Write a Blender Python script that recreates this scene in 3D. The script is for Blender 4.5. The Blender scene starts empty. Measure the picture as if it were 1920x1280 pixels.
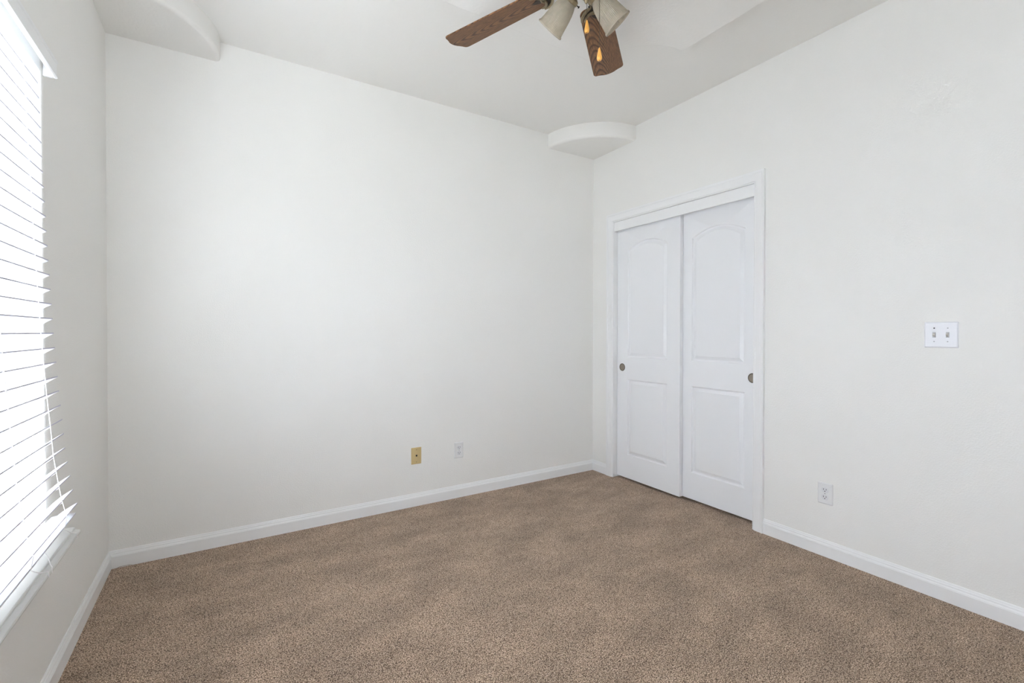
import bpy, bmesh, math, random
from mathutils import Vector, Matrix
R = math.radians
random.seed(7)
S = bpy.context.scene
COL = S.collection

# ------------------------------------------------------------------ camera
W, HC = 3.235, 2.807          # room width, ceiling height; back wall y=0, left wall x=0
DEPTH = 3.40
cam_d = bpy.data.cameras.new('camera'); cam = bpy.data.objects.new('camera', cam_d); COL.objects.link(cam)
yaw, pit, rol = 0.5571, -0.0084, 0.0012
F = Vector((math.sin(yaw)*math.cos(pit), math.cos(yaw)*math.cos(pit), math.sin(pit)))
Rt = Vector((math.cos(yaw), -math.sin(yaw), 0)); U = Rt.cross(F)
R2 = Rt*math.cos(rol)+U*math.sin(rol); U2 = -Rt*math.sin(rol)+U*math.cos(rol)
cam.matrix_world = Matrix(((R2.x, U2.x, -F.x, 0.4963), (R2.y, U2.y, -F.y, -3.0586), (R2.z, U2.z, -F.z, 1.2), (0, 0, 0, 1)))
cam_d.sensor_width = 36; cam_d.sensor_fit = 'HORIZONTAL'
cam_d.lens = 869.17/1920*36; cam_d.shift_y = -10.75/1920
cam_d.clip_start = 0.02
S.camera = cam

# ------------------------------------------------------------------ daylight and exposure
world = bpy.data.worlds.new('world'); S.world = world; world.use_nodes = True
wn = world.node_tree; bg = wn.nodes['Background']
geo = wn.nodes.new('ShaderNodeNewGeometry')
sepw = wn.nodes.new('ShaderNodeSeparateXYZ'); wn.links.new(geo.outputs['Incoming'], sepw.inputs[0])
mrw = wn.nodes.new('ShaderNodeMapRange'); mrw.inputs[1].default_value = -0.02; mrw.inputs[2].default_value = 0.02
mrw.inputs[3].default_value = 1.0; mrw.inputs[4].default_value = 0.0      # incoming z<0 : looking up at the sky
wn.links.new(sepw.outputs['Z'], mrw.inputs[0])
mxw = wn.nodes.new('ShaderNodeMix'); mxw.data_type = 'RGBA'
wn.links.new(mrw.outputs[0], mxw.inputs[0])
mxw.inputs[6].default_value = (4.10, 4.15, 4.24, 1)      # sunlit pale ground
mxw.inputs[7].default_value = (1.86, 1.90, 1.98, 1)      # open sky
wn.links.new(mxw.outputs[2], bg.inputs[0]); bg.inputs[1].default_value = 1.0
sun_d = bpy.data.lights.new('sun', 'SUN'); sun_d.energy = 50.0; sun_d.angle = R(3); sun_d.color = (0.99, 1.0, 1.01)
sun = bpy.data.objects.new('sun', sun_d); COL.objects.link(sun)
sun.rotation_euler = Vector((math.cos(R(30)), 0.0, -math.sin(R(30)))).to_track_quat('-Z', 'Y').to_euler()   # low sun on the blind from outside
S.view_settings.view_transform = 'Standard'; S.view_settings.look = 'None'
S.view_settings.gamma = 1.0; S.view_settings.use_curve_mapping = False
S.view_settings.exposure = 0.04
S.cycles.max_bounces = 16; S.cycles.diffuse_bounces = 10; S.cycles.transparent_max_bounces = 16
S.cycles.sample_clamp_indirect = 8.0

WIN = (-3.25, -0.965, 0.53, 2.09)     # left window, its unseen near end lengthened for more light: y0, y1, z0, z1
FILL_WIN = (0.12, 1.30, 0.55, 2.45)       # unseen window added behind the camera for fill light: x0, x1, z0, z1
def portal(name, loc, rot, sx, sy):
    l = bpy.data.lights.new(name, 'AREA'); l.shape = 'RECTANGLE'; l.size = sx; l.size_y = sy
    l.cycles.is_portal = True
    o = bpy.data.objects.new(name, l); COL.objects.link(o); o.location = loc; o.rotation_euler = rot
portal('left_window_portal', (-0.14, (WIN[0]+WIN[1])/2, (WIN[2]+WIN[3])/2), (0, R(-90), 0), WIN[3]-WIN[2], WIN[1]-WIN[0])
portal('fill_window_portal', ((FILL_WIN[0]+FILL_WIN[1])/2, -DEPTH-0.14, (FILL_WIN[2]+FILL_WIN[3])/2), (R(90), 0, 0), FILL_WIN[1]-FILL_WIN[0], FILL_WIN[3]-FILL_WIN[2])

# ------------------------------------------------------------------ materials
def new_mat(name):
    m = bpy.data.materials.new(name); m.use_nodes = True
    return m, m.node_tree, m.node_tree.nodes['Principled BSDF']
def simple(name, col, rough=0.5, metal=0.0, spec=0.5, bump=None, **kw):
    m, t, b = new_mat(name)
    b.inputs['Base Color'].default_value = (*col, 1); b.inputs['Roughness'].default_value = rough
    b.inputs['Metallic'].default_value = metal; b.inputs['Specular IOR Level'].default_value = spec
    for k, v in kw.items(): b.inputs[k].default_value = v
    tc = t.nodes.new('ShaderNodeTexCoord')
    n = t.nodes.new('ShaderNodeTexNoise'); n.inputs['Scale'].default_value = bump[0] if bump else 30
    n.inputs['Detail'].default_value = 3
    t.links.new(tc.outputs['Object'], n.inputs['Vector'])
    bp = t.nodes.new('ShaderNodeBump'); bp.inputs['Strength'].default_value = bump[1] if bump else 0.05
    bp.inputs['Distance'].default_value = bump[2] if bump else 0.0005
    t.links.new(n.outputs['Fac'], bp.inputs['Height']); t.links.new(bp.outputs['Normal'], b.inputs['Normal'])
    return m
M = {}
M['wall'] = simple('eggshell_wall_paint', (0.845, 0.840, 0.820), 0.55, spec=0.3, bump=(165, 0.75, 0.0014))
M['ceiling'] = simple('flat_ceiling_paint', (0.845, 0.838, 0.815), 0.8, spec=0.2, bump=(70, 0.5, 0.0016))
M['trim'] = simple('semi_gloss_trim_paint', (0.86, 0.865, 0.87), 0.32, spec=0.45)
M['sill'] = simple('shaded_sill_paint', (0.66, 0.655, 0.64), 0.6, spec=0.25)  # shade under the blind put into the grey of this white sill
M['door'] = simple('white_door_paint', (0.855, 0.865, 0.885), 0.38, spec=0.4)
M['vinyl'] = simple('white_vinyl', (0.85, 0.86, 0.87), 0.4)
M['plate'] = simple('white_plastic_plate', (0.80, 0.81, 0.85), 0.3)
M['outlet_plate'] = simple('outlet_cover_plastic', (0.78, 0.785, 0.79), 0.35)
M['outlet_body'] = simple('receptacle_plastic', (0.72, 0.73, 0.75), 0.35)  # receptacle bodies, slightly darker than their cover plate
M['ivory'] = simple('ivory_plastic_plate', (0.63, 0.49, 0.25), 0.35)
M['ivory_screw'] = simple('ivory_screw', (0.33, 0.25, 0.13), 0.4)
M['dark'] = simple('dark_slot', (0.012, 0.012, 0.014), 0.6)
M['screw'] = simple('painted_screw', (0.42, 0.42, 0.44), 0.35, metal=0.3)
M['toggle'] = simple('toggle_plastic', (0.60, 0.58, 0.54), 0.3)
M['nickel'] = simple('aged_nickel_cup', (0.36, 0.31, 0.26), 0.38, metal=0.85)
M['nickel_dark'] = simple('dark_bronze_rim', (0.06, 0.045, 0.03), 0.4, metal=0.7)
M['brass'] = simple('antique_brass', (0.30, 0.24, 0.15), 0.38, metal=0.8, bump=(60, 0.2, 0.0008))
M['brass_dark'] = simple('dark_bronze', (0.05, 0.038, 0.030), 0.45, metal=0.6)
M['chain'] = simple('bronze_bead_chain', (0.10, 0.075, 0.05), 0.4, metal=0.7)
M['amber'] = simple('honey_wood_pull', (0.80, 0.40, 0.09), 0.28)
M['bulb'] = simple('frosted_bulb', (0.78, 0.84, 0.80), 0.3)
M['cord'] = simple('white_cord', (0.86, 0.84, 0.85), 0.7)
M['thread'] = simple('beige_thread', (0.40, 0.32, 0.25), 0.9)

def slat_mat():
    m, t, b = new_mat('white_blind_slat')
    b.inputs['Base Color'].default_value = (0.90, 0.91, 0.93, 1); b.inputs['Roughness'].default_value = 0.4
    tr = t.nodes.new('ShaderNodeBsdfTranslucent'); tr.inputs[0].default_value = (0.94, 0.95, 0.98, 1)
    mx = t.nodes.new('ShaderNodeMixShader'); mx.inputs[0].default_value = 0.38
    t.links.new(b.outputs[0], mx.inputs[1]); t.links.new(tr.outputs[0], mx.inputs[2])
    t.links.new(mx.outputs[0], t.nodes['Material Output'].inputs[0])
    return m
M['slat'] = slat_mat()

def pane_mat():
    m, t, b = new_mat('clear_window_glass')
    tp = t.nodes.new('ShaderNodeBsdfTransparent'); tp.inputs[0].default_value = (0.97, 0.985, 0.98, 1)
    gl = t.nodes.new('ShaderNodeBsdfGlossy'); gl.inputs['Roughness'].default_value = 0.02
    fr = t.nodes.new('ShaderNodeFresnel'); fr.inputs[0].default_value = 1.45
    mx = t.nodes.new('ShaderNodeMixShader')
    t.links.new(fr.outputs[0], mx.inputs[0]); t.links.new(tp.outputs[0], mx.inputs[1]); t.links.new(gl.outputs[0], mx.inputs[2])
    t.links.new(mx.outputs[0], t.nodes['Material Output'].inputs[0])
    return m
M['pane'] = pane_mat()

def shade_mat():
    m, t, b = new_mat('dusty_ribbed_glass')
    b.inputs['Base Color'].default_value = (0.80, 0.74, 0.64, 1); b.inputs['Roughness'].default_value = 0.10
    b.inputs['Transmission Weight'].default_value = 0.75; b.inputs['IOR'].default_value = 1.3
    d = t.nodes.new('ShaderNodeBsdfDiffuse'); d.inputs[0].default_value = (0.46, 0.40, 0.31, 1)
    tr = t.nodes.new('ShaderNodeBsdfTranslucent'); tr.inputs[0].default_value = (0.56, 0.51, 0.43, 1)
    a = t.nodes.new('ShaderNodeMixShader'); a.inputs[0].default_value = 0.5
    t.links.new(d.outputs[0], a.inputs[1]); t.links.new(tr.outputs[0], a.inputs[2])
    tc = t.nodes.new('ShaderNodeTexCoord'); n = t.nodes.new('ShaderNodeTexNoise'); n.inputs['Scale'].default_value = 28
    n.inputs['Detail'].default_value = 4; t.links.new(tc.outputs['Object'], n.inputs['Vector'])
    mr = t.nodes.new('ShaderNodeMapRange'); mr.inputs[1].default_value = 0.35; mr.inputs[2].default_value = 0.65
    mr.inputs[3].default_value = 0.10; mr.inputs[4].default_value = 0.34
    t.links.new(n.outputs['Fac'], mr.inputs[0])
    mx = t.nodes.new('ShaderNodeMixShader'); t.links.new(mr.outputs[0], mx.inputs[0])
    t.links.new(b.outputs[0], mx.inputs[1]); t.links.new(a.outputs[0], mx.inputs[2])
    t.links.new(mx.outputs[0], t.nodes['Material Output'].inputs[0])
    return m
M['shade'] = shade_mat()

def math_node(t, op, a, b=None):
    n = t.nodes.new('ShaderNodeMath'); n.operation = op
    for i, v in enumerate((a, b)):
        if v is None: continue
        if isinstance(v, (int, float)): n.inputs[i].default_value = v
        else: t.links.new(v, n.inputs[i])
    return n.outputs[0]
def oak_mat(name, y_off, sign, seed, k=95.0):
    """Cathedral oak grain in the blade's own coordinates: x along the blade, y across it."""
    m, t, b = new_mat(name)
    tc = t.nodes.new('ShaderNodeTexCoord'); sp = t.nodes.new('ShaderNodeSeparateXYZ')
    t.links.new(tc.outputs['Object'], sp.inputs[0])
    nz = t.nodes.new('ShaderNodeTexNoise'); nz.inputs['Scale'].default_value = 1.0; nz.inputs['Detail'].default_value = 3
    mp = t.nodes.new('ShaderNodeMapping'); mp.inputs['Scale'].default_value = (7, 13, 1); mp.inputs['Location'].default_value = (seed, seed*1.7, seed)
    t.links.new(tc.outputs['Object'], mp.inputs[0]); t.links.new(mp.outputs[0], nz.inputs['Vector'])
    yo = math_node(t, 'ADD', sp.outputs['Y'], y_off)
    yo = math_node(t, 'ADD', yo, math_node(t, 'MULTIPLY', math_node(t, 'SUBTRACT', nz.outputs['Fac'], 0.5), 0.004))
    y2 = math_node(t, 'MULTIPLY', math_node(t, 'MULTIPLY', yo, yo), k*sign)
    ph = math_node(t, 'ADD', sp.outputs['X'], y2)
    ph = math_node(t, 'ADD', ph, math_node(t, 'MULTIPLY', nz.outputs['Fac'], 0.05))
    fr = math_node(t, 'FRACT', math_node(t, 'DIVIDE', ph, 0.052))
    # fine pores stretched along the grain
    pn = t.nodes.new('ShaderNodeTexNoise'); pn.inputs['Scale'].default_value = 1.0; pn.inputs['Detail'].default_value = 5; pn.inputs['Roughness'].default_value = 0.65
    mp2 = t.nodes.new('ShaderNodeMapping'); mp2.inputs['Scale'].default_value = (22, 520, 1); mp2.inputs['Location'].default_value = (seed*3, seed, 0)
    t.links.new(tc.outputs['Object'], mp2.inputs[0]); t.links.new(mp2.outputs[0], pn.inputs['Vector'])
    r1 = t.nodes.new('ShaderNodeValToRGB'); e = r1.color_ramp.elements
    e[0].position = 0.0; e[0].color = (0.070, 0.030, 0.014, 1); e[1].position = 1.0; e[1].color = (0.070, 0.030, 0.014, 1)
    for p_, c_ in ((0.10, (0.100, 0.044, 0.019, 1)), (0.30, (0.250, 0.118, 0.048, 1)), (0.72, (0.300, 0.145, 0.060, 1)), (0.90, (0.150, 0.068, 0.029, 1))):
        x = e.new(p_); x.color = c_
    t.links.new(fr, r1.inputs[0])
    r2 = t.nodes.new('ShaderNodeMapRange'); r2.inputs[1].default_value = 0.36; r2.inputs[2].default_value = 0.56; r2.inputs[3].default_value = 0.30; r2.inputs[4].default_value = 1.00
    t.links.new(pn.outputs['Fac'], r2.inputs[0])
    mu = t.nodes.new('ShaderNodeVectorMath'); mu.operation = 'SCALE'
    t.links.new(r1.outputs[0], mu.inputs[0]); t.links.new(r2.outputs[0], mu.inputs['Scale'])
    t.links.new(mu.outputs[0], b.inputs['Base Color'])
    b.inputs['Roughness'].default_value = 0.42; b.inputs['Specular IOR Level'].default_value = 0.35
    return m

def carpet_mat():
    m, t, b = new_mat('taupe_cut_pile_carpet')
    tc = t.nodes.new('ShaderNodeTexCoord')
    def noise(scale, det, rough=0.5, vec=None):
        n = t.nodes.new('ShaderNodeTexNoise'); n.inputs['Scale'].default_value = scale; n.inputs['Detail'].default_value = det
        n.inputs['Roughness'].default_value = rough
        t.links.new(vec or tc.outputs['Object'], n.inputs['Vector']); return n
    fine = noise(250, 3, 0.6)
    v = t.nodes.new('ShaderNodeTexVoronoi'); v.inputs['Scale'].default_value = 260
    t.links.new(tc.outputs['Object'], v.inputs['Vector'])
    yarn = t.nodes.new('ShaderNodeRGB')
    sumn = math_node(t, 'ADD', math_node(t, 'MULTIPLY', fine.outputs['Fac'], 0.75), math_node(t, 'MULTIPLY', math_node(t, 'SUBTRACT', 0.6, v.outputs['Distance']), 0.25))
    ramp = t.nodes.new('ShaderNodeValToRGB'); e = ramp.color_ramp.elements
    e[0].position = 0.31; e[0].color = (0.095, 0.056, 0.034, 1)
    e[1].position = 0.63; e[1].color = (0.98, 0.84, 0.69, 1)
    x = e.new(0.42); x.color = (0.42, 0.300, 0.212, 1)
    x = e.new(0.50); x.color = (0.68, 0.520, 0.395, 1)
    t.links.new(sumn, ramp.inputs[0])
    # brushed patches in the pile lie (footsteps, vacuum strokes)
    mp = t.nodes.new('ShaderNodeMapping'); mp.inputs['Scale'].default_value = (1.0, 1.9, 1); mp.inputs['Rotation'].default_value = (0, 0, R(-35))
    t.links.new(tc.outputs['Object'], mp.inputs[0])
    big = noise(3.2, 5, 0.62, mp.outputs[0])
    mr = t.nodes.new('ShaderNodeMapRange'); mr.inputs[1].default_value = 0.36; mr.inputs[2].default_value = 0.64
    mr.inputs[3].default_value = 0.85; mr.inputs[4].default_value = 1.18
    t.links.new(big.outputs['Fac'], mr.inputs[0])
    mu = t.nodes.new('ShaderNodeVectorMath'); mu.operation = 'SCALE'
    t.links.new(ramp.outputs[0], mu.inputs[0]); t.links.new(mr.outputs[0], mu.inputs['Scale'])
    t.links.new(mu.outputs[0], b.inputs['Base Color'])
    b.inputs['Roughness'].default_value = 0.95; b.inputs['Specular IOR Level'].default_value = 0.1
    b.inputs['Sheen Weight'].default_value = 0.15; b.inputs['Sheen Roughness'].default_value = 0.5
    bp = t.nodes.new('ShaderNodeBump'); bp.inputs['Strength'].default_value = 0.8; bp.inputs['Distance'].default_value = 0.004
    t.links.new(sumn, bp.inputs['Height']); t.links.new(bp.outputs['Normal'], b.inputs['Normal'])
    return m
M['carpet'] = carpet_mat()

# ------------------------------------------------------------------ mesh helpers
def obj(name, bm, mat, parent=None, smooth=False, loc=None, bevel=None, auto=40):
    bmesh.ops.recalc_face_normals(bm, faces=bm.faces)
    me = bpy.data.meshes.new(name); bm.to_mesh(me); bm.free()
    me.materials.append(mat)
    o = bpy.data.objects.new(name, me); COL.objects.link(o)
    if parent: o.parent = parent
    if loc: o.location = loc
    if bevel:
        md = o.modifiers.new('bevel', 'BEVEL'); md.width = bevel[0]; md.segments = bevel[1]; md.limit_method = 'ANGLE'; md.angle_limit = R(35)
        smooth = True
    if smooth:
        for p in me.polygons: p.use_smooth = True
        try: me.set_sharp_from_angle(angle=R(auto))
        except Exception: pass
    return o
def thing(name, label, cat, loc=(0, 0, 0), group=None):
    o = bpy.data.objects.new(name, None); COL.objects.link(o); o.location = loc; o.empty_display_size = 0.05
    o['label'] = label; o['category'] = cat
    if group: o['group'] = group
    return o
def struct(o): o['kind'] = 'structure'; return o
def box(bm, x0, x1, y0, y1, z0, z1):
    vs = [bm.verts.new((x, y, z)) for x in (x0, x1) for y in (y0, y1) for z in (z0, z1)]
    for f in ((0, 1, 3, 2), (4, 6, 7, 5), (0, 4, 5, 1), (2, 3, 7, 6), (0, 2, 6, 4), (1, 5, 7, 3)):
        bm.faces.new([vs[i] for i in f])
    return vs
def boxes(*args):
    bm = bmesh.new()
    for a in args: box(bm, *a)
    return bm
def prism(bm, pts, f0, f1):
    """pts 2D loop; f0/f1 map a 2D point to the two 3D caps."""
    a = [bm.verts.new(f0(p)) for p in pts]; b = [bm.verts.new(f1(p)) for p in pts]
    n = len(pts)
    bm.faces.new(a); bm.faces.new(list(reversed(b)))
    for i in range(n): bm.faces.new((a[i], b[i], b[(i+1) % n], a[(i+1) % n]))
def lathe(bm, prof, seg=48, mtx=None, close=False, rib=None):
    """prof: (radius, z) list about local z."""
    rings = []
    for (r, z) in prof:
        if r < 1e-6:
            rings.append([bm.verts.new((0, 0, z))])
        else:
            rings.append([bm.verts.new((r*(1+(rib(i/seg, r) if rib else 0))*math.cos(2*math.pi*i/seg), r*(1+(rib(i/seg, r) if rib else 0))*math.sin(2*math.pi*i/seg), z)) for i in range(seg)])
    for a, b in zip(rings, rings[1:]):
        for i in range(seg):
            j = (i+1) % seg
            if len(a) == 1 and len(b) == 1: continue
            if len(a) == 1: bm.faces.new((a[0], b[i], b[j]))
            elif len(b) == 1: bm.faces.new((a[i], b[0], a[j]))
            else: bm.faces.new((a[i], b[i], b[j], a[j]))
    if mtx is not None:
        bmesh.ops.transform(bm, matrix=mtx, verts=[v for rg in rings for v in rg])
    return rings
def tube(bm, pts, r, seg=8):
    pts = [Vector(p) for p in pts]; rings = []
    up = None
    for i, p in enumerate(pts):
        d = (pts[min(i+1, len(pts)-1)]-pts[max(i-1, 0)]).normalized()
        if up is None: up = Vector((0, 0, 1)) if abs(d.z) < 0.9 else Vector((1, 0, 0))
        a = d.cross(up).normalized(); b = a.cross(d).normalized(); up = b
        rr = r[i] if isinstance(r, (list, tuple)) else r
        rings.append([bm.verts.new(p+(a*math.cos(2*math.pi*k/seg)+b*math.sin(2*math.pi*k/seg))*rr) for k in range(seg)])
    for A, B in zip(rings, rings[1:]):
        for k in range(seg): bm.faces.new((A[k], B[k], B[(k+1) % seg], A[(k+1) % seg]))
    bm.faces.new(rings[0]); bm.faces.new(list(reversed(rings[-1])))
def holed_wall(name, outer, holes, to3, thick, mat, nose=0.014, inward=None):
    """Wall with openings: outer/holes are 2D rectangles (a0,a1,b0,b1), to3(a,b,d) gives the point at depth d behind the room face."""
    xs = sorted({outer[0], outer[1], *[h[0] for h in holes], *[h[1] for h in holes]})
    zs = sorted({outer[2], outer[3], *[h[2] for h in holes], *[h[3] for h in holes]})
    bm = bmesh.new(); V = {}
    def v(a, b, d):
        k = (a, b, d)
        if k not in V: V[k] = bm.verts.new(to3(a, b, d))
        return V[k]
    def solid(i, j):
        if i < 0 or j < 0 or i >= len(xs)-1 or j >= len(zs)-1: return False
        ca, cb = (xs[i]+xs[i+1])/2, (zs[j]+zs[j+1])/2
        return not any(h[0] < ca < h[1] and h[2] < cb < h[3] for h in holes)
    for i in range(len(xs)-1):
        for j in range(len(zs)-1):
            if not solid(i, j): continue
            a0, a1, b0, b1 = xs[i], xs[i+1], zs[j], zs[j+1]
            bm.faces.new((v(a0, b0, 0), v(a1, b0, 0), v(a1, b1, 0), v(a0, b1, 0)))
            bm.faces.new((v(a0, b0, thick), v(a0, b1, thick), v(a1, b1, thick), v(a1, b0, thick)))
            for (ni, nj, p, q) in ((i-1, j, (a0, b0), (a0, b1)), (i+1, j, (a1, b0), (a1, b1)), (i, j-1, (a0, b0), (a1, b0)), (i, j+1, (a0, b1), (a1, b1))):
                if not solid(ni, nj): bm.faces.new((v(*p, 0), v(*q, 0), v(*q, thick), v(*p, thick)))
    bmesh.ops.recalc_face_normals(bm, faces=bm.faces)
    if nose:
        es = []
        for e in bm.edges:
            k = [next(kk for kk, vv in V.items() if vv is ve) for ve in e.verts]
            if k[0][2] == 0 and k[1][2] == 0:
                for h in holes:
                    if len({h[4]} if len(h) > 4 else {1}) and (len(h) < 5) and all(h[0]-1e-6 <= q[0] <= h[1]+1e-6 and h[2]-1e-6 <= q[1] <= h[3]+1e-6 for q in k):
                        es.append(e)
        if es: bmesh.ops.bevel(bm, geom=es, offset=nose, segments=5, affect='EDGES', profile=0.5)
    return struct(obj(name, bm, mat, smooth=True, auto=50))

# ------------------------------------------------------------------ room shell
T = 0.12
struct(obj('floor', boxes((-T, W+0.8, -DEPTH-T, T, -0.08, 0.0)), M['carpet']))
holed_wall('wall_left', (-DEPTH, 0.0, 0.0, HC), [WIN], lambda a, b, d: (-d, a, b), T, M['wall'])
holed_wall('wall_back', (-T, W+T, 0.0, HC), [], lambda a, b, d: (a, d, b), T, M['wall'])
holed_wall('wall_rear', (-T, W+T, 0.0, HC), [FILL_WIN], lambda a, b, d: (a, -DEPTH-d, b), T, M['wall'])
YA, YB, ZT = -0.240, -1.456, 2.112      # rough closet opening
holed_wall('wall_right', (-DEPTH, 0.0, 0.0, HC), [(YB, YA, 0.0, ZT, 'square')], lambda a, b, d: (W+d, a, b), T, M['wall'])
cl = boxes((W+0.78, W+0.80, -1.75, 0.0, 0.0, 2.5), (W+T, W+0.80, 0.0, 0.02, 0.0, 2.5), (W+T, W+0.80, -1.77, -1.75, 0.0, 2.5), (W+T, W+0.80, -1.77, 0.02, 2.5, 2.52))
struct(obj('wall_closet', cl, M['wall']))
ceil = struct(obj('ceiling', boxes((-T, W+T, -DEPTH-T, T, HC, HC+0.1)), M['ceiling']))
ZS = 2.695      # underside of the corner soffits
ZP = 2.610      # underside of the dropped centre panel
def soffit(cx, sx, r=0.487, nose=0.022):
    """Quarter round soffit in a back corner of the ceiling, with a bullnosed lower edge."""
    bm = bmesh.new(); N = 40; rows = []
    prof = [(r, HC)] + [(r-nose+nose*math.cos(a), ZS+nose-nose*math.sin(a)) for a in [math.pi/2*k/6 for k in range(7)]]
    for (rr, z) in prof:
        rows.append([bm.verts.new((cx+sx*rr*math.cos(math.pi/2*i/N), -rr*math.sin(math.pi/2*i/N), z)) for i in range(N+1)])
    for a, b in zip(rows, rows[1:]):
        for i in range(N): bm.faces.new((a[i], b[i], b[i+1], a[i+1]))
    c = bm.verts.new((cx, 0, ZS))
    for i in range(N): bm.faces.new((rows[-1][i], c, rows[-1][i+1]))
    o = obj('corner_soffit', bm, M['ceiling'], parent=ceil, smooth=True, auto=60)
    return o
soffit(0, 1); soffit(W, -1)
def dropped_panel():
    x0, x1, y1, y0, r = 0.749, 2.461, -1.212, -2.45, 0.311
    pts = []
    for (cx, cy, a0) in ((x1, y1, 180), (x1, y0, 90), (x0, y0, 0), (x0, y1, -90)):
        seg = [(cx+r*math.cos(R(a0+90*k/14)), cy+r*math.sin(R(a0+90*k/14))) for k in range(15)]
        pts += seg
    # order: the four concave notches, walked round the panel
    bm = bmesh.new(); prism(bm, pts, lambda p: (p[0], p[1], ZP), lambda p: (p[0], p[1], HC+0.01))
    return obj('dropped_panel', bm, M['ceiling'], parent=ceil, bevel=(0.004, 3))
dropped_panel()

# ---- baseboards
HB = 0.0875
BB = [(0, 0), (0.0130, 0), (0.0130, 0.060), (0.0118, 0.0615), (0.0118, 0.0640), (0.0098, 0.0680), (0.0085, 0.0720), (0.0085, 0.0755), (0.0062, 0.0790), (0.0050, 0.0840), (0.0035, HB), (0, HB)]
def baseboard(name, f, a0, a1):
    bm = bmesh.new(); prism(bm, BB, lambda p: f(a0, p[0], p[1]), lambda p: f(a1, p[0], p[1]))
    return struct(obj(name, bm, M['trim']))
baseboard('baseboard_back', lambda a, d, z: (a, -d, z), 0.0, W)
baseboard('baseboard_left', lambda a, d, z: (d, a, z), 0.0, -DEPTH)
baseboard('baseboard_right', lambda a, d, z: (W-d, a, z), 0.0, -0.183)
baseboard('baseboard_right', lambda a, d, z: (W-d, a, z), -1.512, -DEPTH)
baseboard('baseboard_rear', lambda a, d, z: (a, -DEPTH+d, z), 0.0, W)

# ---- closet casing, jamb and header
ya, yb, zt = -0.2515, -1.4435, 2.1015
CP = [(0, -0.10), (0, 0.0065), (0.0015, 0.0088), (0.004, 0.0092), (0.0055, 0.0075), (0.0075, 0.0075), (0.009, 0.0105), (0.018, 0.0140), (0.032, 0.0162), (0.048, 0.0168), (0.052, 0.0160), (0.056, 0.0185), (0.0675, 0.0190), (0.0685, 0.0180), (0.0685, 0.0)]
bm = bmesh.new(); rows = []
for (o_, d_) in CP[1:]:
    rows.append([bm.verts.new((W-d_, y, z)) for (y, z) in ((ya+o_, 0), (ya+o_, zt+o_), (yb-o_, zt+o_), (yb-o_, 0))])
for a, b in zip(rows, rows[1:]):
    for i in range(3): bm.faces.new((a[i], a[i+1], b[i+1], b[i]))
casing = struct(obj('trim_1', bm, M['trim'], smooth=True, auto=25))
obj('door_jamb', boxes((W-0.006, W+0.118, ya, YA+0.004, 0, zt+0.01), (W-0.006, W+0.118, YB-0.004, yb, 0, zt+0.01), (W-0.006, W+0.118, yb, ya, zt, zt+0.01)), M['trim'], parent=casing)
obj('header_board', boxes((W+0.002, W+0.018, yb, ya, 2.027, 2.1005), (W+0.018, W+0.10, yb, ya, 2.066, 2.1005)), M['trim'], parent=casing, bevel=(0.0012, 2))

# ---- sliding closet doors
def arch_loop(yc, hw, z0, z1, rise, off, n=20):
    hw -= off; z0 += off; z1 -= off*0.9
    pts = [(yc+hw, z0), (yc+hw, z1)]
    if rise:
        for k in range(1, n): 
            u = 1-2*k/n; pts.append((yc+hw*u, z1+rise*(1-u*u)))
    pts += [(yc-hw, z1), (yc-hw, z0)]
    return pts
PP = [(0, 0), (0.002, 0.0010), (0.007, 0.0095), (0.010, 0.0110), (0.014, 0.0110), (0.017, 0.0098), (0.032, 0.0030), (0.0345, 0.0020), (0.036, 0.0005), (0.040, 0.0005)]
def door(name, yc, xf, hy):
    hw, th, z0, z1 = 0.310, 0.0315, 0.016, 2.060
    bm = bmesh.new(); E = []
    def loop(pts, d):
        vs = [bm.verts.new((xf+d, y, z)) for y, z in pts]; return vs
    outer = loop([(yc+hw, z0), (yc+hw, z1), (yc-hw, z1), (yc-hw, z0)], 0)
    def ring(vs): return [bm.edges.new((vs[i], vs[(i+1) % len(vs)])) for i in range(len(vs))]
    E += ring(outer)
    holes = []
    for (pz0, pz1, rise) in ((0.995, 1.864, 0.055), (0.203, 0.818, 0.0)):
        L = [loop(arch_loop(yc, 0.199, pz0, pz1, rise, o), d) for o, d in PP]
        E += ring(L[0]); holes.append(L)
    bmesh.ops.triangle_fill(bm, use_beauty=True, edges=E, normal=(-1, 0, 0))
    for L in holes:
        for a, b in zip(L, L[1:]):
            n = len(a)
            for i in range(n): bm.faces.new((a[i], a[(i+1) % n], b[(i+1) % n], b[i]))
        bm.faces.new(L[-1])
    back = loop([(yc+hw, z0), (yc+hw, z1), (yc-hw, z1), (yc-hw, z0)], th)
    bm.faces.new(back)
    for i in range(4): bm.faces.new((outer[i], outer[(i+1) % 4], back[(i+1) % 4], back[i]))
    o = struct(obj(name, bm, M['door'], smooth=True, auto=28))
    h = bmesh.new()
    mt = Matrix.Translation((xf, hy, 0.912)) @ Matrix.Rotation(R(-90), 4, 'Y')
    lathe(h, [(0.0262, 0.0002), (0.0268, 0.0016), (0.0282, 0.0022), (0.0300, 0.0014), (0.0306, 0.0)], 40, mt)
    hd = obj('door_handle', h, M['nickel_dark'], parent=o, smooth=True)
    h = bmesh.new(); lathe(h, [(0, 0.0004), (0.006, 0.0004), (0.012, 0.0009), (0.020, 0.0003), (0.0262, 0.0005)], 40, mt)
    obj('finger_cup', h, M['nickel'], parent=hd, smooth=True)
    return o
door('door_1', -0.5650, W+0.0395, -0.3105)
door('door_2', -1.1430, W+0.0755, -1.3925)

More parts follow.
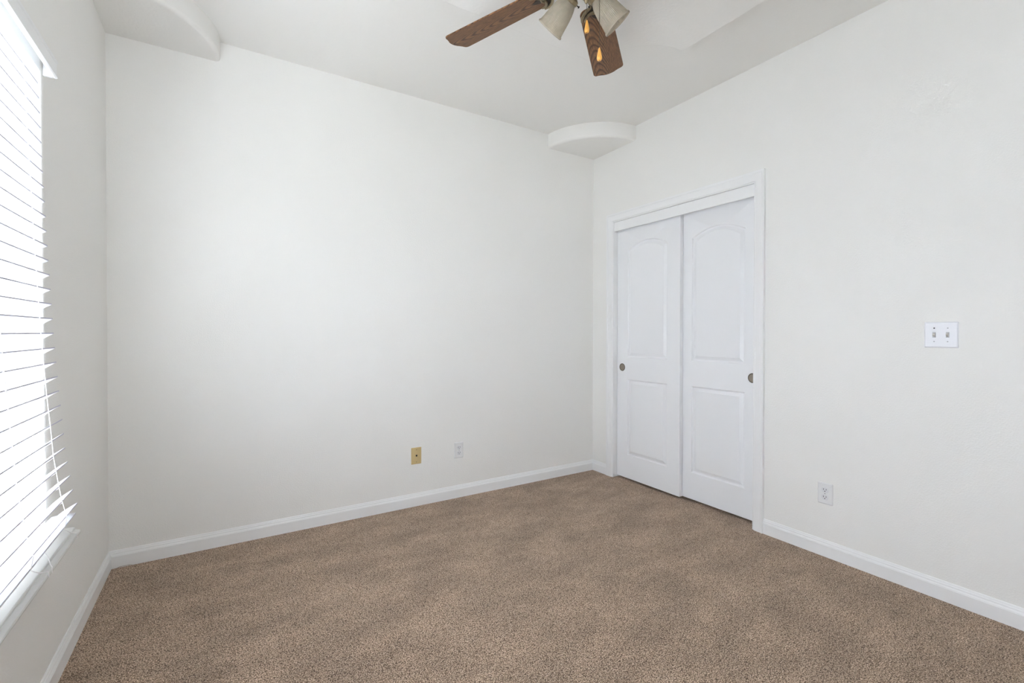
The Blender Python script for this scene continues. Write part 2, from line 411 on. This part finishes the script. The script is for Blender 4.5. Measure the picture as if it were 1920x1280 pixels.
# ---- left window: frame, pane, stool
y0, y1, z0, z1 = WIN
win = struct(obj('window_1', boxes((-0.118, -0.070, y0, y0+0.045, z0, z1), (-0.118, -0.070, y1-0.045, y1, z0, z1), (-0.118, -0.052, y0+0.045, y1-0.045, z0, z0+0.086),
      (-0.118, -0.070, y0+0.045, y1-0.045, z1-0.045, z1), (-0.112, -0.075, -2.13, -2.085, z0+0.086, z1-0.045)), M['vinyl'], bevel=(0.003, 2)))
obj('glass_pane', boxes((-0.097, -0.093, y0+0.045, y1-0.045, z0+0.086, z1-0.045)), M['pane'], parent=win)
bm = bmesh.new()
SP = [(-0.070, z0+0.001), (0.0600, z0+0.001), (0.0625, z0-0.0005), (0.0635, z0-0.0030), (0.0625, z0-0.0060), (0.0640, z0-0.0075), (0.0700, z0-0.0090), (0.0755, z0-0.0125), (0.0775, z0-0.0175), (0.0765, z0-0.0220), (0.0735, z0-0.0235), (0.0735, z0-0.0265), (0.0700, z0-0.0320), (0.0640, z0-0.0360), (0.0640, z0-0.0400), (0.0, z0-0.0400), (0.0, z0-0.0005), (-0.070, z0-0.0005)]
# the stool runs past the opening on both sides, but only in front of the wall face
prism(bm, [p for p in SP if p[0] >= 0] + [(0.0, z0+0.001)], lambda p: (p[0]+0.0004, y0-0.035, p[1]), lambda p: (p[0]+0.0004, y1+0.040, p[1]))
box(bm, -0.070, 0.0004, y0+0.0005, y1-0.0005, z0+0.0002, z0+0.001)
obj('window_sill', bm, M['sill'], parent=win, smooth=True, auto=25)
# ---- added rear window, out of view, lighting the room from behind
x0, x1, rz0, rz1 = FILL_WIN
wr = struct(obj('added_fill_window', boxes((x0, x0+0.045, -DEPTH-0.118, -DEPTH-0.07, rz0, rz1), (x1-0.045, x1, -DEPTH-0.118, -DEPTH-0.07, rz0, rz1), (x0+0.045, x1-0.045, -DEPTH-0.118, -DEPTH-0.07, rz0, rz0+0.045),
      (x0+0.045, x1-0.045, -DEPTH-0.118, -DEPTH-0.07, rz1-0.045, rz1), ((x0+x1)/2-0.02, (x0+x1)/2+0.02, -DEPTH-0.112, -DEPTH-0.075, rz0+0.045, rz1-0.045)), M['vinyl']))
obj('glass_pane', boxes((x0+0.045, x1-0.045, -DEPTH-0.097, -DEPTH-0.093, rz0+0.045, rz1-0.045)), M['pane'], parent=wr)

# ------------------------------------------------------------------ window blind
blind = thing('window_blind', 'white horizontal slat blind hanging in the bright window, its foot swung out over the sill', 'blind', (0, -2.10, 2.05))
BL = Vector(blind.location)
def bobj(name, bm, mat, parent=None, **k):
    bmesh.ops.translate(bm, vec=-BL, verts=bm.verts)
    return obj(name, bm, mat, parent=parent or blind, **k)
M['slat_edge'] = simple('shaded_slat_edge', (0.62, 0.61, 0.72), 0.6)  # backlit edge shade put into this bluish grey; the slats are white
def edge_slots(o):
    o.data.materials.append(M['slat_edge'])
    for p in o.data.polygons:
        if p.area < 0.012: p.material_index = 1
    return o
DT = [(2.10, -0.014), (1.96, -0.006), (1.75, 0.001), (1.571, 0.008), (1.476, 0.0115), (1.379, 0.016), (1.284, 0.0205), (1.189, 0.025), (1.093, 0.031), (1.0, 0.037), (0.906, 0.0445), (0.811, 0.051), (0.764, 0.057), (0.718, 0.063), (0.671, 0.070), (0.625, 0.080), (0.55, 0.090)]
def dz(z):
    for (za, da), (zb, db) in zip(DT, DT[1:]):
        if zb <= z <= za: return da+(db-da)*(za-z)/(za-zb)
    return DT[-1][1] if z < DT[-1][0] else DT[0][1]
SY0, SY1 = -3.24, -0.975
def slat_bm(xe, ze, tilt, sag=0.0):
    """One slat, room-side edge at (xe, ze), window-side edge lower."""
    bm = bmesh.new(); w, th = 0.060, 0.0034; a = R(tilt); n = 5
    top, bot = [], []
    for k in range(n):
        s = w*k/(n-1); crown = 0.0022*math.sin(math.pi*k/(n-1))
        cx, cz = xe-s*math.cos(a), ze-s*math.sin(a)
        nx, nz = -math.sin(a), math.cos(a)
        top.append((cx+nx*(crown+th/2), cz+nz*(crown+th/2))); bot.append((cx+nx*(crown-th/2), cz+nz*(crown-th/2)))
    hz = th/2/math.cos(a); top[0] = (xe, ze+hz); bot[0] = (xe, ze-hz)      # plumb front edge
    loop = top+bot[::-1]
    ys = [SY0, (SY0+SY1)/2, SY1]; rings = []
    for y in ys: rings.append([bm.verts.new((p[0], y, p[1]-sag*(1-((y-ys[1])/(ys[2]-ys[1]))**2))) for p in loop])
    for A, B in zip(rings, rings[1:]):
        m = len(A)
        for i in range(m): bm.faces.new((A[i], B[i], B[(i+1) % m], A[(i+1) % m]))
    bm.faces.new(rings[0]); bm.faces.new(list(reversed(rings[-1])))
    return bm
zs = []; z = 0.625
while z < 2.03: zs.append(z); z += 0.0474
tilts = {}
for i, z in enumerate(zs):
    tl = 38+random.uniform(-1, 1)
    if i == 0: tl = 34
    tilts[z] = tl
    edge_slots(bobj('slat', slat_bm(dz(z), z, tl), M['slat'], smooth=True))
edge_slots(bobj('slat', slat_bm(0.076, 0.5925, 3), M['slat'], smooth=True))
bobj('bottom_rail', boxes((0.012, 0.062, SY0, SY1, 0.564, 0.5865)), M['vinyl'], bevel=(0.006, 3))
bobj('headrail', boxes((-0.052, -0.004, SY0, SY1, 2.042, 2.088)), M['vinyl'])
bm = bmesh.new()
VP = [(0.030, 2.034), (0.0345, 2.037), (0.0345, 2.043), (0.0315, 2.047), (0.0315, 2.080), (0.0340, 2.085), (0.0340, 2.091), (0.026, 2.093), (0.022, 2.090), (0.022, 2.036)]
prism(bm, VP, lambda p: (p[0], -3.265, p[1]), lambda p: (p[0], -0.953, p[1]))
for yy in (-0.963, -3.265): box(bm, 0.001, 0.023, yy, yy+0.010, 2.034, 2.091)
bobj('valance', bm, M['vinyl'])
for yl in (-1.11, -1.41, -1.80, -2.25, -2.70, -3.10):
    bm = bmesh.new()
    fr = [(dz(z)+0.0022, yl, z) for z in sorted(zs, reverse=True)]
    bk = [(dz(z)-0.060*math.cos(R(tilts[z]))-0.0022, yl, z-0.060*math.sin(R(tilts[z]))) for z in sorted(zs, reverse=True)]
    tube(bm, [(-0.004, yl, 2.045)]+fr+[(0.078, yl, 0.597), (0.064, yl, 0.575)], 0.0012, 6)
    tube(bm, [(-0.050, yl, 2.045)]+bk+[(0.013, yl, 0.588)], 0.0012, 6)
    for z in zs:
        a = R(tilts[z]); x = dz(z)
        tube(bm, [(x+0.002, yl+0.004, z-0.0035), (x-0.060*math.cos(a)-0.001, yl+0.004, z-0.060*math.sin(a)-0.0035)], 0.0005, 4)
    bobj('ladder_cord', bm, M['cord'], smooth=True)
for yl, yy in ((-1.02, 0.02), (-1.20, -0.03), (-1.33, 0.03)):
    bm = bmesh.new()
    tube(bm, [(0.050, yl, 0.566), (0.060, yl+yy*0.3, 0.552), (0.068, yl+yy*0.8, 0.540), (0.074, yl+yy*1.3, 0.5335), (0.0795, yl+yy*1.6, 0.529), (0.081, yl+yy*1.7, 0.512)], 0.0011, 6)
    bobj('cord_tail', bm, M['cord'], smooth=True)
bm = bmesh.new()     # lift cord hanging down behind the slats
tube(bm, [(-0.060, -1.355, 2.04), (-0.060, -1.355, 1.3), (-0.062, -1.352, 0.90)], 0.0012, 6)
bobj('lift_cord', bm, M['cord'], smooth=True)

# ------------------------------------------------------------------ wall plates
def rounded(w, h, r, n=5):
    pts = []
    for cx, cy, a0 in ((w/2-r, h/2-r, 0), (-w/2+r, h/2-r, 90), (-w/2+r, -h/2+r, 180), (w/2-r, -h/2+r, 270)):
        pts += [(cx+r*math.cos(R(a0+90*k/n)), cy+r*math.sin(R(a0+90*k/n))) for k in range(n+1)]
    return pts
class Face:
    """2D drawing frame on a wall: u to the viewer's right, v up, d out of the wall."""
    def __init__(s, side, c):
        s.side, s.c = side, c
    def p(s, u, v, d):
        return (u, -d, v) if s.side == 'back' else (-d, -u, v)
    def mesh(s, loops, name, mat, parent, bevel=None):
        bm = bmesh.new()
        for pts, d0, d1 in loops: prism(bm, pts, lambda q: s.p(q[0], q[1], d0), lambda q: s.p(q[0], q[1], d1))
        return obj(name, bm, mat, parent=parent, bevel=bevel)
def sh(pts, u, v): return [(a+u, b+v) for a, b in pts]
def circ(r, n=20): return [(r*math.cos(2*math.pi*k/n), r*math.sin(2*math.pi*k/n)) for k in range(n)]
def plate_mesh(fr, w, h, mat, parent, name='cover_plate', t=0.0055):
    bm = bmesh.new(); rows = []
    for (ins, d) in ((0, 0.0), (0, 0.0018), (0.0022, 0.0042), (0.0048, t), (0.0060, t)):
        rows.append([bm.verts.new(fr.p(a, b, d)) for a, b in rounded(w-2*ins, h-2*ins, 0.0025)])
    for A, B in zip(rows, rows[1:]):
        n = len(A)
        for i in range(n): bm.faces.new((A[i], B[i], B[(i+1) % n], A[(i+1) % n]))
    bm.faces.new(rows[-1]); bm.faces.new(rows[0])
    return obj(name, bm, mat, parent=parent)
def outlet(side, loc, label):
    t = thing('power_outlet', label, 'outlet', loc, 'duplex power outlets near the baseboards')
    fr = Face(side, loc)
    plate_mesh(fr, 0.0725, 0.114, M['outlet_plate'], t)
    for s in (1, -1):
        v = s*0.0195
        body = [(a, b) for a, b in circ(0.0172, 36)]
        body = [(a, max(-0.0142, min(0.0142, b))) for a, b in body]
        rc = fr.mesh([(sh(body, 0, v), 0.0050, 0.0066)], 'receptacle', M['outlet_body'], t, bevel=(0.0006, 2))
        fr.mesh([(sh(rounded(0.0026, 0.0085, 0.0004, 2), -0.0064, v+0.0030), 0.0060, 0.0068), (sh(rounded(0.0026, 0.0070, 0.0004, 2), 0.0064, v+0.0030), 0.0060, 0.0068),
                 (sh(circ(0.0026, 14), 0, v-0.0068), 0.0060, 0.0068)], 'slots', M['dark'], rc)
    fr.mesh([(circ(0.0030, 16), 0.0050, 0.0062)], 'screw', M['screw'], t)
    return t
outlet('back', (1.947, 0, 0.341), 'white duplex power outlet on the long back wall, right of the ivory phone plate')
outlet('right', (W, -1.8435, 0.336), 'white duplex power outlet low on the right wall, beside the closet doors')
t = thing('phone_jack_plate', 'ivory yellow phone jack wall plate low on the back wall', 'wall plate', (1.6240, 0, 0.345))
fr = Face('back', None)
plate_mesh(fr, 0.0725, 0.114, M['ivory'], t)
jk = fr.mesh([(sh(rounded(0.0125, 0.0115, 0.001, 2), 0, 0.0022), 0.005, 0.0066)], 'jack_socket', M['ivory_screw'], t)
fr.mesh([(sh(rounded(0.0105, 0.0080, 0.0008, 2), 0, 0.0030), 0.006, 0.0069), (sh(rounded(0.0045, 0.0050, 0.0008, 2), 0, -0.0030), 0.006, 0.0069)], 'jack_opening', M['dark'], jk)
for v in (0.042, -0.042): fr.mesh([(sh(circ(0.0030, 16), 0, v), 0.005, 0.0062)], 'screw', M['ivory_screw'], t)

t = thing('light_switch', 'white two gang toggle light switch at the right edge of the right wall', 'light switch', (W, -2.3105, 1.189))
fr = Face('right', None)
plate_mesh(fr, 0.1165, 0.1155, M['plate'], t)
for s in (-1, 1):
    u = s*0.0232
    fr.mesh([(sh(rounded(0.0115, 0.0255, 0.001, 2), u, 0), 0.005, 0.0062)], 'switch_slot', M['screw'], t)
    bm = bmesh.new()
    q = [fr.p(u+a*0.0042, v, d) for a in (-1, 1) for (v, d) in ((0.009, 0.005), (0.007, 0.013), (0.0015, 0.0165), (-0.004, 0.0145), (-0.010, 0.005))]
    vs = [bm.verts.new(p) for p in q]
    bm.faces.new(vs[:5]); bm.faces.new(vs[5:][::-1])
    for i in range(5): bm.faces.new((vs[i], vs[(i+1) % 5], vs[5+(i+1) % 5], vs[5+i]))
    obj('toggle', bm, M['toggle'], parent=t, bevel=(0.0008, 2))
    for v in (0.030, -0.030):
        if s == -1 and v > 0: fr.mesh([(sh(circ(0.0030, 16), u, v), 0.005, 0.0060)], 'screw_hole', M['dark'], t)
        else: fr.mesh([(sh(circ(0.0028, 16), u, v), 0.005, 0.0062)], 'screw', M['screw'], t)

# ------------------------------------------------------------------ ceiling fan
FX, FY, FZ = 1.605, -1.780, 2.473
fan = thing('ceiling_fan', 'ceiling fan with five dark oak blades, brass fittings and ribbed glass shades', 'ceiling fan', (FX, FY, ZP))
def L(z): return z-ZP
bm = bmesh.new(); lathe(bm, [(0, L(ZP)), (0.078, L(ZP)), (0.078, L(2.602)), (0.072, L(2.592)), (0.050, L(2.586)), (0, L(2.586))], 48)
obj('canopy', bm, M['brass'], parent=fan, smooth=True)
bm = bmesh.new(); lathe(bm, [(0, L(2.589)), (0.040, L(2.589)), (0.070, L(2.588)), (0.104, L(2.586)), (0.118, L(2.578)), (0.122, L(2.560)), (0.122, L(2.528)), (0.116, L(2.512)), (0.098, L(2.502)), (0.070, L(2.496)), (0, L(2.496))], 64)
mo = obj('motor_housing', bm, M['brass'], parent=fan, smooth=True)
bm = bmesh.new(); lathe(bm, [(0.1215, L(2.552)), (0.1245, L(2.549)), (0.1245, L(2.541)), (0.1215, L(2.538))], 64)
obj('trim_band', bm, M['brass_dark'], parent=mo, smooth=True)
bm = bmesh.new(); lathe(bm, [(0, L(2.497)), (0.046, L(2.497)), (0.050, L(2.488)), (0.052, L(2.470)), (0.052, L(2.448)), (0.046, L(2.440)), (0.030, L(2.437)), (0, L(2.437))], 48)
obj('switch_housing', bm, M['brass'], parent=fan, smooth=True)
bm = bmesh.new(); lathe(bm, [(0, L(2.438)), (0.026, L(2.438)), (0.034, L(2.430)), (0.034, L(2.414)), (0.024, L(2.404)), (0.012, L(2.400)), (0.011, L(2.392)), (0.007, L(2.384)), (0.004, L(2.377)), (0, L(2.374))], 40)
obj('light_kit_hub', bm, M['brass'], parent=fan, smooth=True)

# blades
OAK = [oak_mat('dark_oak_grain_a', 0.006, 1, 1.3, 150), oak_mat('dark_oak_grain_b', -0.038, -1, 4.1, 75), oak_mat('dark_oak_grain_c', 0.0, 1, 7.7)]
PHI = 0.194
def blade_outline():
    r0, r1, wi, w = 0.165, 0.662, 0.060, 0.0735
    hw = lambda r: wi+(w-wi)*(r-0.2)/(r1-0.2)
    side = []
    # inner end: rounded
    for k in range(9):
        a = math.pi/2*k/8; side.append((r0+0.030*(1-math.sin(a)) if k < 8 else r0, 0)) if False else None
    pts = []
    e = hw(r0)
    for k in range(7):
        a = R(180-90*k/6); pts.append((r0+0.030+0.030*math.cos(a), e-0.030+0.030*math.sin(a)))
    pts.append((0.45, hw(0.45)))
    # outer end: rounded shoulder, shallow hollow, then a low centre bow
    pts += [(0.622, hw(0.622)), (0.631, hw(0.63)-0.0010), (0.6385, hw(0.63)-0.0045), (0.6430, hw(0.63)-0.0100), (0.6450, 0.0560), (0.6470, 0.0480), (0.6515, 0.0370), (0.6580, 0.0250), (0.6612, 0.0130), (0.6622, 0.0)]
    return pts + [(x, -y) for x, y in reversed(pts[:-1])]
BO = blade_outline()
def make_blade(k, ang, mat):
    bm = bmesh.new(); prism(bm, BO, lambda p: (p[0], p[1], 0.0), lambda p: (p[0], p[1], 0.0055))
    b = obj('blade', bm, mat, parent=fan, bevel=(0.0012, 2))
    b.location = (0, 0, L(FZ))
    b.rotation_euler = (Matrix.Rotation(R(ang), 4, 'Z') @ Matrix.Rotation(-PHI, 4, 'X')).to_euler()
    # blade iron: root arm, flat plate under the blade with two scrolled ribs
    bm = bmesh.new()
    prism(bm, [(0.085, 0.016), (0.150, 0.012), (0.165, 0.030), (0.185, 0.050), (0.205, 0.054), (0.198, 0.036), (0.188, 0.020), (0.215, 0.012), (0.232, 0.0), (0.215, -0.012), (0.188, -0.020), (0.198, -0.036), (0.205, -0.054), (0.185, -0.050), (0.165, -0.030), (0.150, -0.012), (0.085, -0.016)],
          lambda p: (p[0], p[1], -0.0055), lambda p: (p[0], p[1], -0.0006))
    bi = obj('blade_iron', bm, M['brass_dark'], parent=b, bevel=(0.001, 2))
    bm = bmesh.new()
    for s in (1, -1):
        tube(bm, [(0.150, s*0.010, -0.007), (0.158, s*0.026, -0.0085), (0.172, s*0.042, -0.009), (0.192, s*0.053, -0.0085), (0.212, s*0.057, -0.007)], [0.005, 0.0062, 0.0064, 0.0058, 0.004], 8)
        tube(bm, [(0.180, s*0.004, -0.007), (0.182, s*0.018, -0.0085), (0.190, s*0.032, -0.009), (0.203, s*0.043, -0.0085), (0.218, s*0.046, -0.007)], [0.004, 0.0050, 0.0052, 0.0046, 0.003], 8)
        tube(bm, [(0.085, s*0.014, -0.004), (0.120, s*0.013, -0.0085), (0.150, s*0.010, -0.007)], 0.0042, 8)
    tube(bm, [(0.186, 0.020, -0.008), (0.192, 0.0, -0.0088), (0.186, -0.020, -0.008)], 0.0035, 8)
    obj('iron_scroll', bm, M['brass'], parent=b, smooth=True)
    return b
for k in range(5):
    make_blade(k, 111.3-72*k, OAK[k] if k < 2 else OAK[2])

# light kit: three arms with ribbed bell shades
def ribf(u, r): return 0.014*math.cos(2*math.pi*u*58)
KIT = Vector((math.cos(R(49.0-90)), math.sin(R(49.0-90)), 0))*-0.006     # the light kit hangs a few millimetres off the motor axis
for (az, TAU, zr, rho) in ((106.9, 0.9212, 2.3485, 0.1556), (-19.6, 0.756, 2.322, 0.1285), (230.0, 0.92, 2.360, 0.150)):
    u = Vector((math.cos(R(az)), math.sin(R(az)), 0)); ax = u*math.sin(TAU)-Vector((0, 0, 1))*math.cos(TAU)
    rim = Vector((0, 0, L(zr)))+u*rho+KIT
    q = Vector((0, 0, 1)).rotation_difference(ax).to_matrix().to_4x4()
    Lg = 0.118
    neck = rim-ax*Lg
    # glass, local z along the axis, 0 at the neck
    outer = [(0.0275, 0.0), (0.0285, 0.006), (0.0300, 0.012), (0.0345, 0.022), (0.0385, 0.036), (0.0420, 0.055), (0.0445, 0.075), (0.0470, 0.095), (0.0500, 0.109), (0.0530, 0.1125), (0.0540, 0.1155), (0.0532, Lg)]
    inner = [(r-0.0028, z) for r, z in outer]
    bm = bmesh.new(); lathe(bm, outer+inner[::-1], 464, None, rib=lambda a, r: ribf(a, r) if r > 0.0295 and r < 0.0500 else 0.0)
    # stitch neck ring
    sh_ = obj('glass_shade', bm, M['shade'], parent=fan, smooth=True, auto=60)
    sh_.matrix_local = Matrix.Translation(neck) @ q
    mt = Matrix.Translation(neck) @ q
    bm = bmesh.new(); lathe(bm, [(0, -0.030), (0.012, -0.030), (0.018, -0.024), (0.022, -0.014), (0.031, -0.008), (0.032, 0.004), (0.0305, 0.006), (0.029, 0.004), (0.0285, -0.004), (0, -0.004)], 40, mt)
    fit = obj('shade_fitter', bm, M['brass'], parent=fan, smooth=True)
    for kk in range(3):
        a = R(120*kk+40); bm = bmesh.new()
        d = Vector((math.cos(a), math.sin(a), 0))
        p0 = mt @ (d*0.030+Vector((0, 0, -0.001))); p1 = mt @ (d*0.041+Vector((0, 0, -0.001))); p2 = mt @ (d*0.043+Vector((0, 0, -0.001)))
        tube(bm, [p0, p1], 0.0018, 8); tube(bm, [p1, p2, p2+(p2-p1)*0.8], [0.0035, 0.0045, 0.0030], 10)
        obj('thumb_screw', bm, M['brass_dark'], parent=fit, smooth=True)
    bm = bmesh.new()
    s0 = Vector((0, 0, L(2.425)))+u*0.028+KIT; s1 = neck-ax*0.026
    tube(bm, [s0, s0+u*0.006+Vector((0, 0, -0.002)), s1+Vector((0, 0, 0.004)), s1+ax*0.004], 0.0075, 12)
    obj('lamp_arm', bm, M['brass'], parent=fan, smooth=True)
    bm = bmesh.new(); lathe(bm, [(0, 0.0), (0.012, 0.0), (0.0125, 0.022), (0.016, 0.032), (0.021, 0.044), (0.0235, 0.056), (0.0215, 0.068), (0.014, 0.077), (0, 0.081)], 28, mt)
    obj('bulb', bm, M['bulb'], parent=fan, smooth=True)

# pull chains
toR = Vector((math.cos(R(49.0-90)), math.sin(R(49.0-90)), 0))     # the camera's right, seen from the fan
def pull(off, ztop, zk, near=0.0):
    bm = bmesh.new(); p = Vector((0, 0, 0))+toR*off-Vector((math.cos(R(49)), math.sin(R(49)), 0))*near
    z = ztop
    while z > zk+0.045:
        bmesh.ops.create_icosphere(bm, subdivisions=1, radius=0.0016, matrix=Matrix.Translation((p.x, p.y, L(z)))); z -= 0.0036
    tube(bm, [(p.x, p.y, L(ztop)), (p.x, p.y, L(zk+0.043))], 0.0005, 5)
    c = obj('pull_chain', bm, M['chain'], parent=fan, smooth=True)
    bm = bmesh.new()
    pr = [(0, 0.045), (0.0018, 0.045), (0.0032, 0.0415), (0.0048, 0.035), (0.0068, 0.0245), (0.0088, 0.0145), (0.0092, 0.0085), (0.0078, 0.0028), (0.0045, 0.0), (0.0018, -0.0002), (0.0015, 0.002), (0, 0.002)]
    lathe(bm, pr, 24, Matrix.Translation((p.x, p.y, L(zk))))
    k = obj('pull_knob', bm, M['amber'], parent=c, smooth=True)
    bm = bmesh.new(); lathe(bm, [(0, -0.0006), (0.0016, -0.0006), (0.0018, 0.001)], 12, Matrix.Translation((p.x, p.y, L(zk))))
    obj('knob_eyelet', bm, M['chain'], parent=c)
pull(0.002, 2.440, 2.272)
pull(0.0455, 2.450, 2.148, 0.036)

# ------------------------------------------------------------------ loose thread in the carpet
bm = bmesh.new()
tube(bm, [(0.030, -0.030, 0.004), (0.050, -0.028, 0.010), (0.085, -0.034, 0.012), (0.120, -0.046, 0.006), (0.135, -0.060, 0.002)], 0.0012, 6)
o = obj('carpet_thread', bm, M['thread'], smooth=True)
o['label'] = 'loose beige carpet thread lying against the baseboard in the left back corner'; o['category'] = 'thread'
